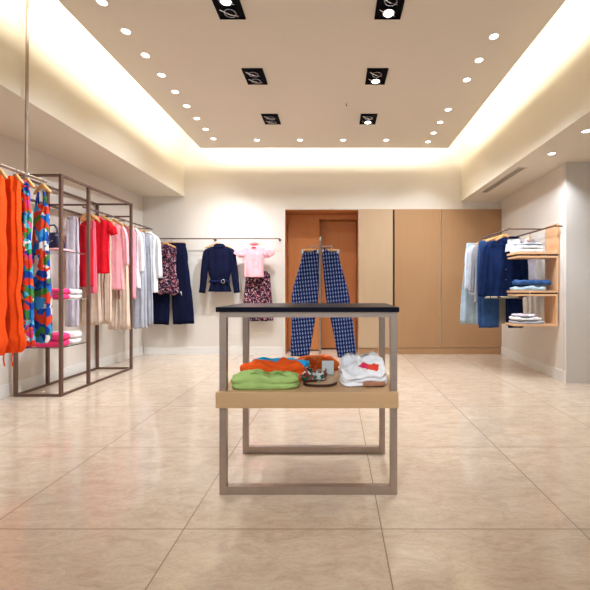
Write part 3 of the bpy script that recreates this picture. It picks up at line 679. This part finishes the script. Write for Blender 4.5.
lg(4.53, -.07, BEIGE, g_trousers(.075, 1.12, z0=-.17, seed=36, d=.018, spread=.0, legw=.036), 'trousers', 'narrow beige trousers below the bright red t-shirt', 'trousers', hw=.05)
lg(4.60, -.03, PINK, g_top(.15, .82, z0=-.07, d=.024, sleeve=(.45, .035, .03), seed=37, amp=.006), 'blouse', 'light pink blouse hanging just behind the bright red t-shirt', 'blouse', hw=.11, drop=.05)
lg(4.70, .0, BEIGE, g_trousers(.10, 1.24, z0=-.14, seed=38, d=.02, spread=.02, legw=.055), 'trousers', 'pinkish beige long trousers below the light pink blouse', 'trousers', hw=.05)
lg(4.81, .02, cloth('rose', rgb(246, 150, 165)), g_top(.13, .90, z0=-.10, d=.024, seed=39, amp=.006), 'blouse', 'rose pink long sleeveless blouse on the left rail between the light pink and white ones', 'blouse', hw=.10, drop=.075)
lg(4.95, .035, WHITE, g_top(.105, .78, z0=-.09, d=.024, seed=41, sleeve=(.5, .03, .02), amp=.005), 'shirt', 'narrow white shirt hanging beside the rose pink blouse', 'shirt', hw=.10, drop=.07)
lg(5.08, .03, GREY, g_slip(.11, 1.28, z0=-.12, seed=42, strap=False, d=.026, flare=1.15, amp=.009), 'dress', 'light grey long dress hanging near the far end of the left rail', 'dress', hw=.09)
lg(5.20, .045, GREY, g_trousers(.11, 1.24, z0=-.14, seed=43, d=.02, spread=.02, legw=.06), 'trousers', 'light grey trousers behind the light grey long dress', 'trousers', hw=.05)
w_ = lg(5.33, .055, WHITE, g_top(.13, .84, z0=-.09, d=.03, sleeve=(.56, .042, .03), seed=44, amp=.006), 'shirt', 'cream white long-sleeved shirt at the far end of the left rail', 'shirt', hw=.12, drop=.075)
b = bmesh.new(); ctube(b, [(0, -.080, .045, .024), (0, -.11, .06, .032)], 1, 0, 3, n=20, sub=2); obj('collar', b, WHITE, w_, True)

# ------------------------------------------------------------------ suspended rail with long dresses, front left
HX, HZ = -2.30, 1.85
R3 = thing('suspended_rail', 'clothes rail hanging from the ceiling on a thin metal pole at the left edge', 'clothes rail', (0, 0, 0))
obj('bar', tube(bmesh.new(), [(HX, 1.9, HZ), (HX, 3.02, HZ)], .011, 10), METAL, R3)
for y in (1.95, 2.83): obj('pole', tube(bmesh.new(), [(HX, y, HZ), (HX+.012, y, UC)], .011, 10), METAL, R3)
t3 = HZ+.011
def fg(y, mat, bm, label, dx=0, rz=-.12, hw=.07, drop=.05):
    put_hanger((HX, y, t3), rz-.15, 'wooden hanger holding the '+re.split(' hanging| on the| with| at the', label)[0], 'hangers on the suspended rail', hw, drop)
    return put('dress', bm, mat, label, 'dress', (HX+dx, y, t3), rz, 'long dresses on the suspended rail')
for i, (y, lab) in enumerate(((2.60, 'orange long dress at the left edge of the picture'), (2.735, 'plain orange long dress with hanging ties next to the blue floral dresses'))):
    o = fg(y, ORANGE, g_slip(.058, 1.26, z0=-.055, seed=51+i*3, strap=False, d=.030, flare=1.1, amp=.012, k=4, gather=True), lab, dx=-.035)
    for q in ((-.045, -.03, .02) if i == 0 else (-.02, .045)):
        b = bmesh.new(); tube(b, [(q, -.03, -1.24), (q+.008, -.035, -1.31), (q-.006, -.03, -1.36), (q+.004, -.03, -1.41)], .004, 6); obj('tie', b, ORANGE, o, True)
fg(2.835, FLORALB, g_slip(.055, 1.24, z0=-.06, seed=61, d=.024, flare=1.1, amp=.009, strap=False), 'bright blue and red floral long dress hanging beside the orange dress', dx=-.03)
fg(2.985, FLORALB2, g_slip(.068, 1.08, z0=-.10, seed=62, d=.024, flare=1.1, amp=.008), 'blue dress with large poppy print hanging last on the suspended rail', dx=-.01, hw=.085)

# ------------------------------------------------------------------ right side: wooden shelf unit on the wall
WX = 2.443; UY0, UY1 = 4.17, 4.41
U = thing('wall_shelf_unit', 'stepped orange wooden shelf unit projecting from the right wall', 'shelf unit', (0, 0, 0))
th = .022
UX0 = 1.975
obj('back_board', box(WX-th, WX, UY0, UY1, 1.386+th, 1.72, bev=.002), SHELFO, U)
obj('shelf', box(UX0+.0, WX, UY0, UY1, 1.382, 1.382+th, bev=.002), SHELFO, U)
obj('shelf', box(UX0+.01, WX-.004, UY0+.002, UY1, 1.342, 1.342+th, bev=.002), SHELFO, U)
obj('gap_shade_block', box(WX-.2, WX-.01, UY0+.02, UY1-.01, 1.364, 1.382), DARKGAP, U)  # dark block, its colour stands for shade between the paired boards
obj('back_board', box(WX-th-.004, WX-.004, UY0+.002, UY1, .982+th*.0+.002, 1.342, bev=.002), SHELFO, U)
obj('shelf', box(UX0, WX-.004, UY0+.002, UY1, .960, .982, bev=.002), SHELFO, U)
obj('shelf', box(UX0+.01, WX-.010, UY0+.004, UY1, .922, .922+th, bev=.002), SHELFO, U)
obj('gap_shade_block', box(WX-.2, WX-.01, UY0+.02, UY1-.01, .944, .960), DARKGAP, U)  # shade of the lower board gap, again put in as dark colour
obj('back_board', box(WX-th-.010, WX-.010, UY0+.004, UY1, .612, .922, bev=.002), SHELFO, U)
obj('shelf', box(UX0-.02, WX-.010, UY0+.004, UY1, .590, .612, bev=.002), SHELFO, U)
zz = 1.404
for k, (m_, nm, h, wx_) in enumerate(((WHITE, 'white', .034, .155), (WHITE, 'white', .032, .14), (GREY, 'pale grey', .022, .12))):
    fold_item('folded_shirt', '%s folded shirt on the top wooden shelf, %s of its pile' % (nm, ('bottom', 'middle', 'top')[k]), 'folded shirt', 2.14+.012*k, 4.29, zz, wx_, .11, h, m_, 1, 90+k, .05*k, .002, 'folded shirts on the top wooden shelf'); zz += h*1.04+.006
zz = .983
for k, (m_, nm, h, wx_) in enumerate(((LDENIM, 'pale blue', .040, .17), (DENIM, 'blue denim', .048, .19))):
    fold_item('folded_jeans', '%s folded jeans on the middle wooden shelf, %s of the two' % (nm, ('bottom', 'top')[k]), 'folded jeans', 2.16+.03*k, 4.29, zz, wx_, .11, h, m_, 1, 95+k, .0, .005, 'folded jeans on the middle wooden shelf'); zz += h*1.04+.018
zz = .613
for k, (m_, nm, h, wx_) in enumerate(((GREY, 'grey', .030, .17), (WHITE, 'white', .030, .15), (LILAC, 'lilac grey', .022, .10))):
    fold_item('folded_shirt', '%s folded shirt on the lowest wooden shelf, %s of its pile' % (nm, ('bottom', 'middle', 'top')[k]), 'folded shirt', 2.15-.02*k, 4.29, zz, wx_, .11, h, m_, 1, 103+k, .04*k, .004, 'folded shirts on the lowest wooden shelf'); zz += h*1.04+.010

# rail on the right wall, with the forward run that carries clothes
QX, QZ = 1.96, 1.68
R4 = thing('wall_rail', 'bent metal clothes rail on the right wall carrying denim', 'clothes rail', (0, 0, 0))
obj('bar', tube(bmesh.new(), [(2.35, 4.07, QZ+.0), (2.35, 5.55, QZ)], .010, 10), BRONZE, R4)
obj('arm', tube(bmesh.new(), [(2.35, 4.32, QZ), (QX, 4.32, QZ)], .008, 10), BRONZE, R4)
obj('arm', tube(bmesh.new(), [(2.35, 5.12, QZ), (QX, 5.12, QZ)], .008, 10), BRONZE, R4)
obj('run', tube(bmesh.new(), [(QX, 4.31, QZ), (QX, 5.13, QZ)], .009, 10), BRONZE, R4)
for y in (4.12, 5.5): obj('bracket', tube(bmesh.new(), [(2.35, y, QZ), (2.49, y, QZ)], .008, 8), BRONZE, R4)
t4 = QZ+.009
def rg(y, dx, mat, bm, name, label, cat, hw=.18, drop=.065, rz=0):
    if hw: put_hanger((QX, y, t4), rz, 'wooden hanger holding the '+re.split(' hanging| on the| behind| between| below| at the| near', label)[0], 'hangers on the right rail', hw, drop)
    return put(name, bm, mat, label, cat, (QX+dx, y, t4), rz)
wb = rg(4.42, .10, WHITE, g_slip(.08, .17, z0=-.085, seed=71, strap=False, d=.02), 'camisole', 'white top with navy trim at the near end of the right rail', 'top', hw=.11)
b = bmesh.new(); ctube(b, [(0, -.080, .06, .02), (0, -.11, .08, .025)], 1, 0, 3, n=20, sub=2); obj('trim_band', b, NAVY, wb, True)
j2 = rg(4.53, .03, DDENIM, g_top(.22, .71, z0=-.085, d=.05, sleeve=(.62, .06, .06), seed=72, amp=.012, shoulder=.20, flare=1.0), 'jacket', 'large dark blue denim jacket hanging on the right rail', 'jacket')
b = bmesh.new(); ctube(b, [(0, -.07, .06, .03), (0, -.105, .09, .048), (0, -.135, .095, .05)], 3, .004, 3, n=24); obj('collar', b, DDENIM, j2, True)
b = bmesh.new(); ctube(b, [(0, -.775, .222, .058), (0, -.80, .222, .058)], 3, .001, 3, n=28, sub=2); obj('hem_band', b, KHAKI, j2, True)
for z in (-.22, -.34, -.46, -.58): obj('button', disc(bmesh.new(), (0.0, -.068, z), .007, .006, 12, 'Y'), CHROME, j2)
rg(4.645, -.10, DENIM, g_folded_trousers(.11, .125, 1.06, z0=-.10, d=.018, seed=73), 'jeans', 'mid blue denim jeans hanging below the left side of the denim jacket', 'jeans', hw=.08)
rg(4.645, .20, DDENIM, g_folded_trousers(.10, .095, 1.06, lean=.03, z0=-.10, d=.018, seed=74), 'jeans', 'dark blue denim jeans hanging below the right side of the denim jacket', 'jeans', hw=.08)
rg(4.76, .02, KHAKI, g_trousers(.16, 1.02, z0=-.10, d=.02, seed=75, spread=.01, legw=.10), 'trousers', 'khaki grey trousers behind the blue denim jeans', 'trousers', hw=.15)
s3 = rg(4.87, -.02, GREY, g_top(.18, .78, z0=-.08, d=.022, sleeve=(.58, .04, .03), seed=76, amp=.005), 'shirt', 'light grey shirt behind the denim jacket', 'shirt', hw=.17, drop=.06)
s4 = rg(4.96, -.03, cloth('ice_blue', rgb(222, 230, 240)), g_top(.19, .68, z0=-.08, d=.022, sleeve=(.55, .045, .035), seed=77, amp=.006), 'shirt', 'icy white blue long-sleeved shirt near the far end of the right rail', 'shirt', hw=.17, drop=.06)
rg(5.06, -.05, LDENIM, g_trousers(.19, 1.07, z0=-.08, d=.02, seed=78, spread=.04, legw=.115), 'jeans', 'very pale washed jeans hanging last on the right rail', 'jeans', hw=.17)
put_hanger((2.35, 4.62, QZ+.01), PI/2*.0+.9, 'wooden hanger of the pale blouse near the right wall', 'hangers on the right rail', .06, .06)
put('blouse', g_top(.085, .60, z0=-.08, d=.022, seed=79, amp=.006), LILAC, 'pale blouse hanging close to the right wall behind the wooden shelves', 'blouse', (2.35, 4.62, QZ+.01), .3)
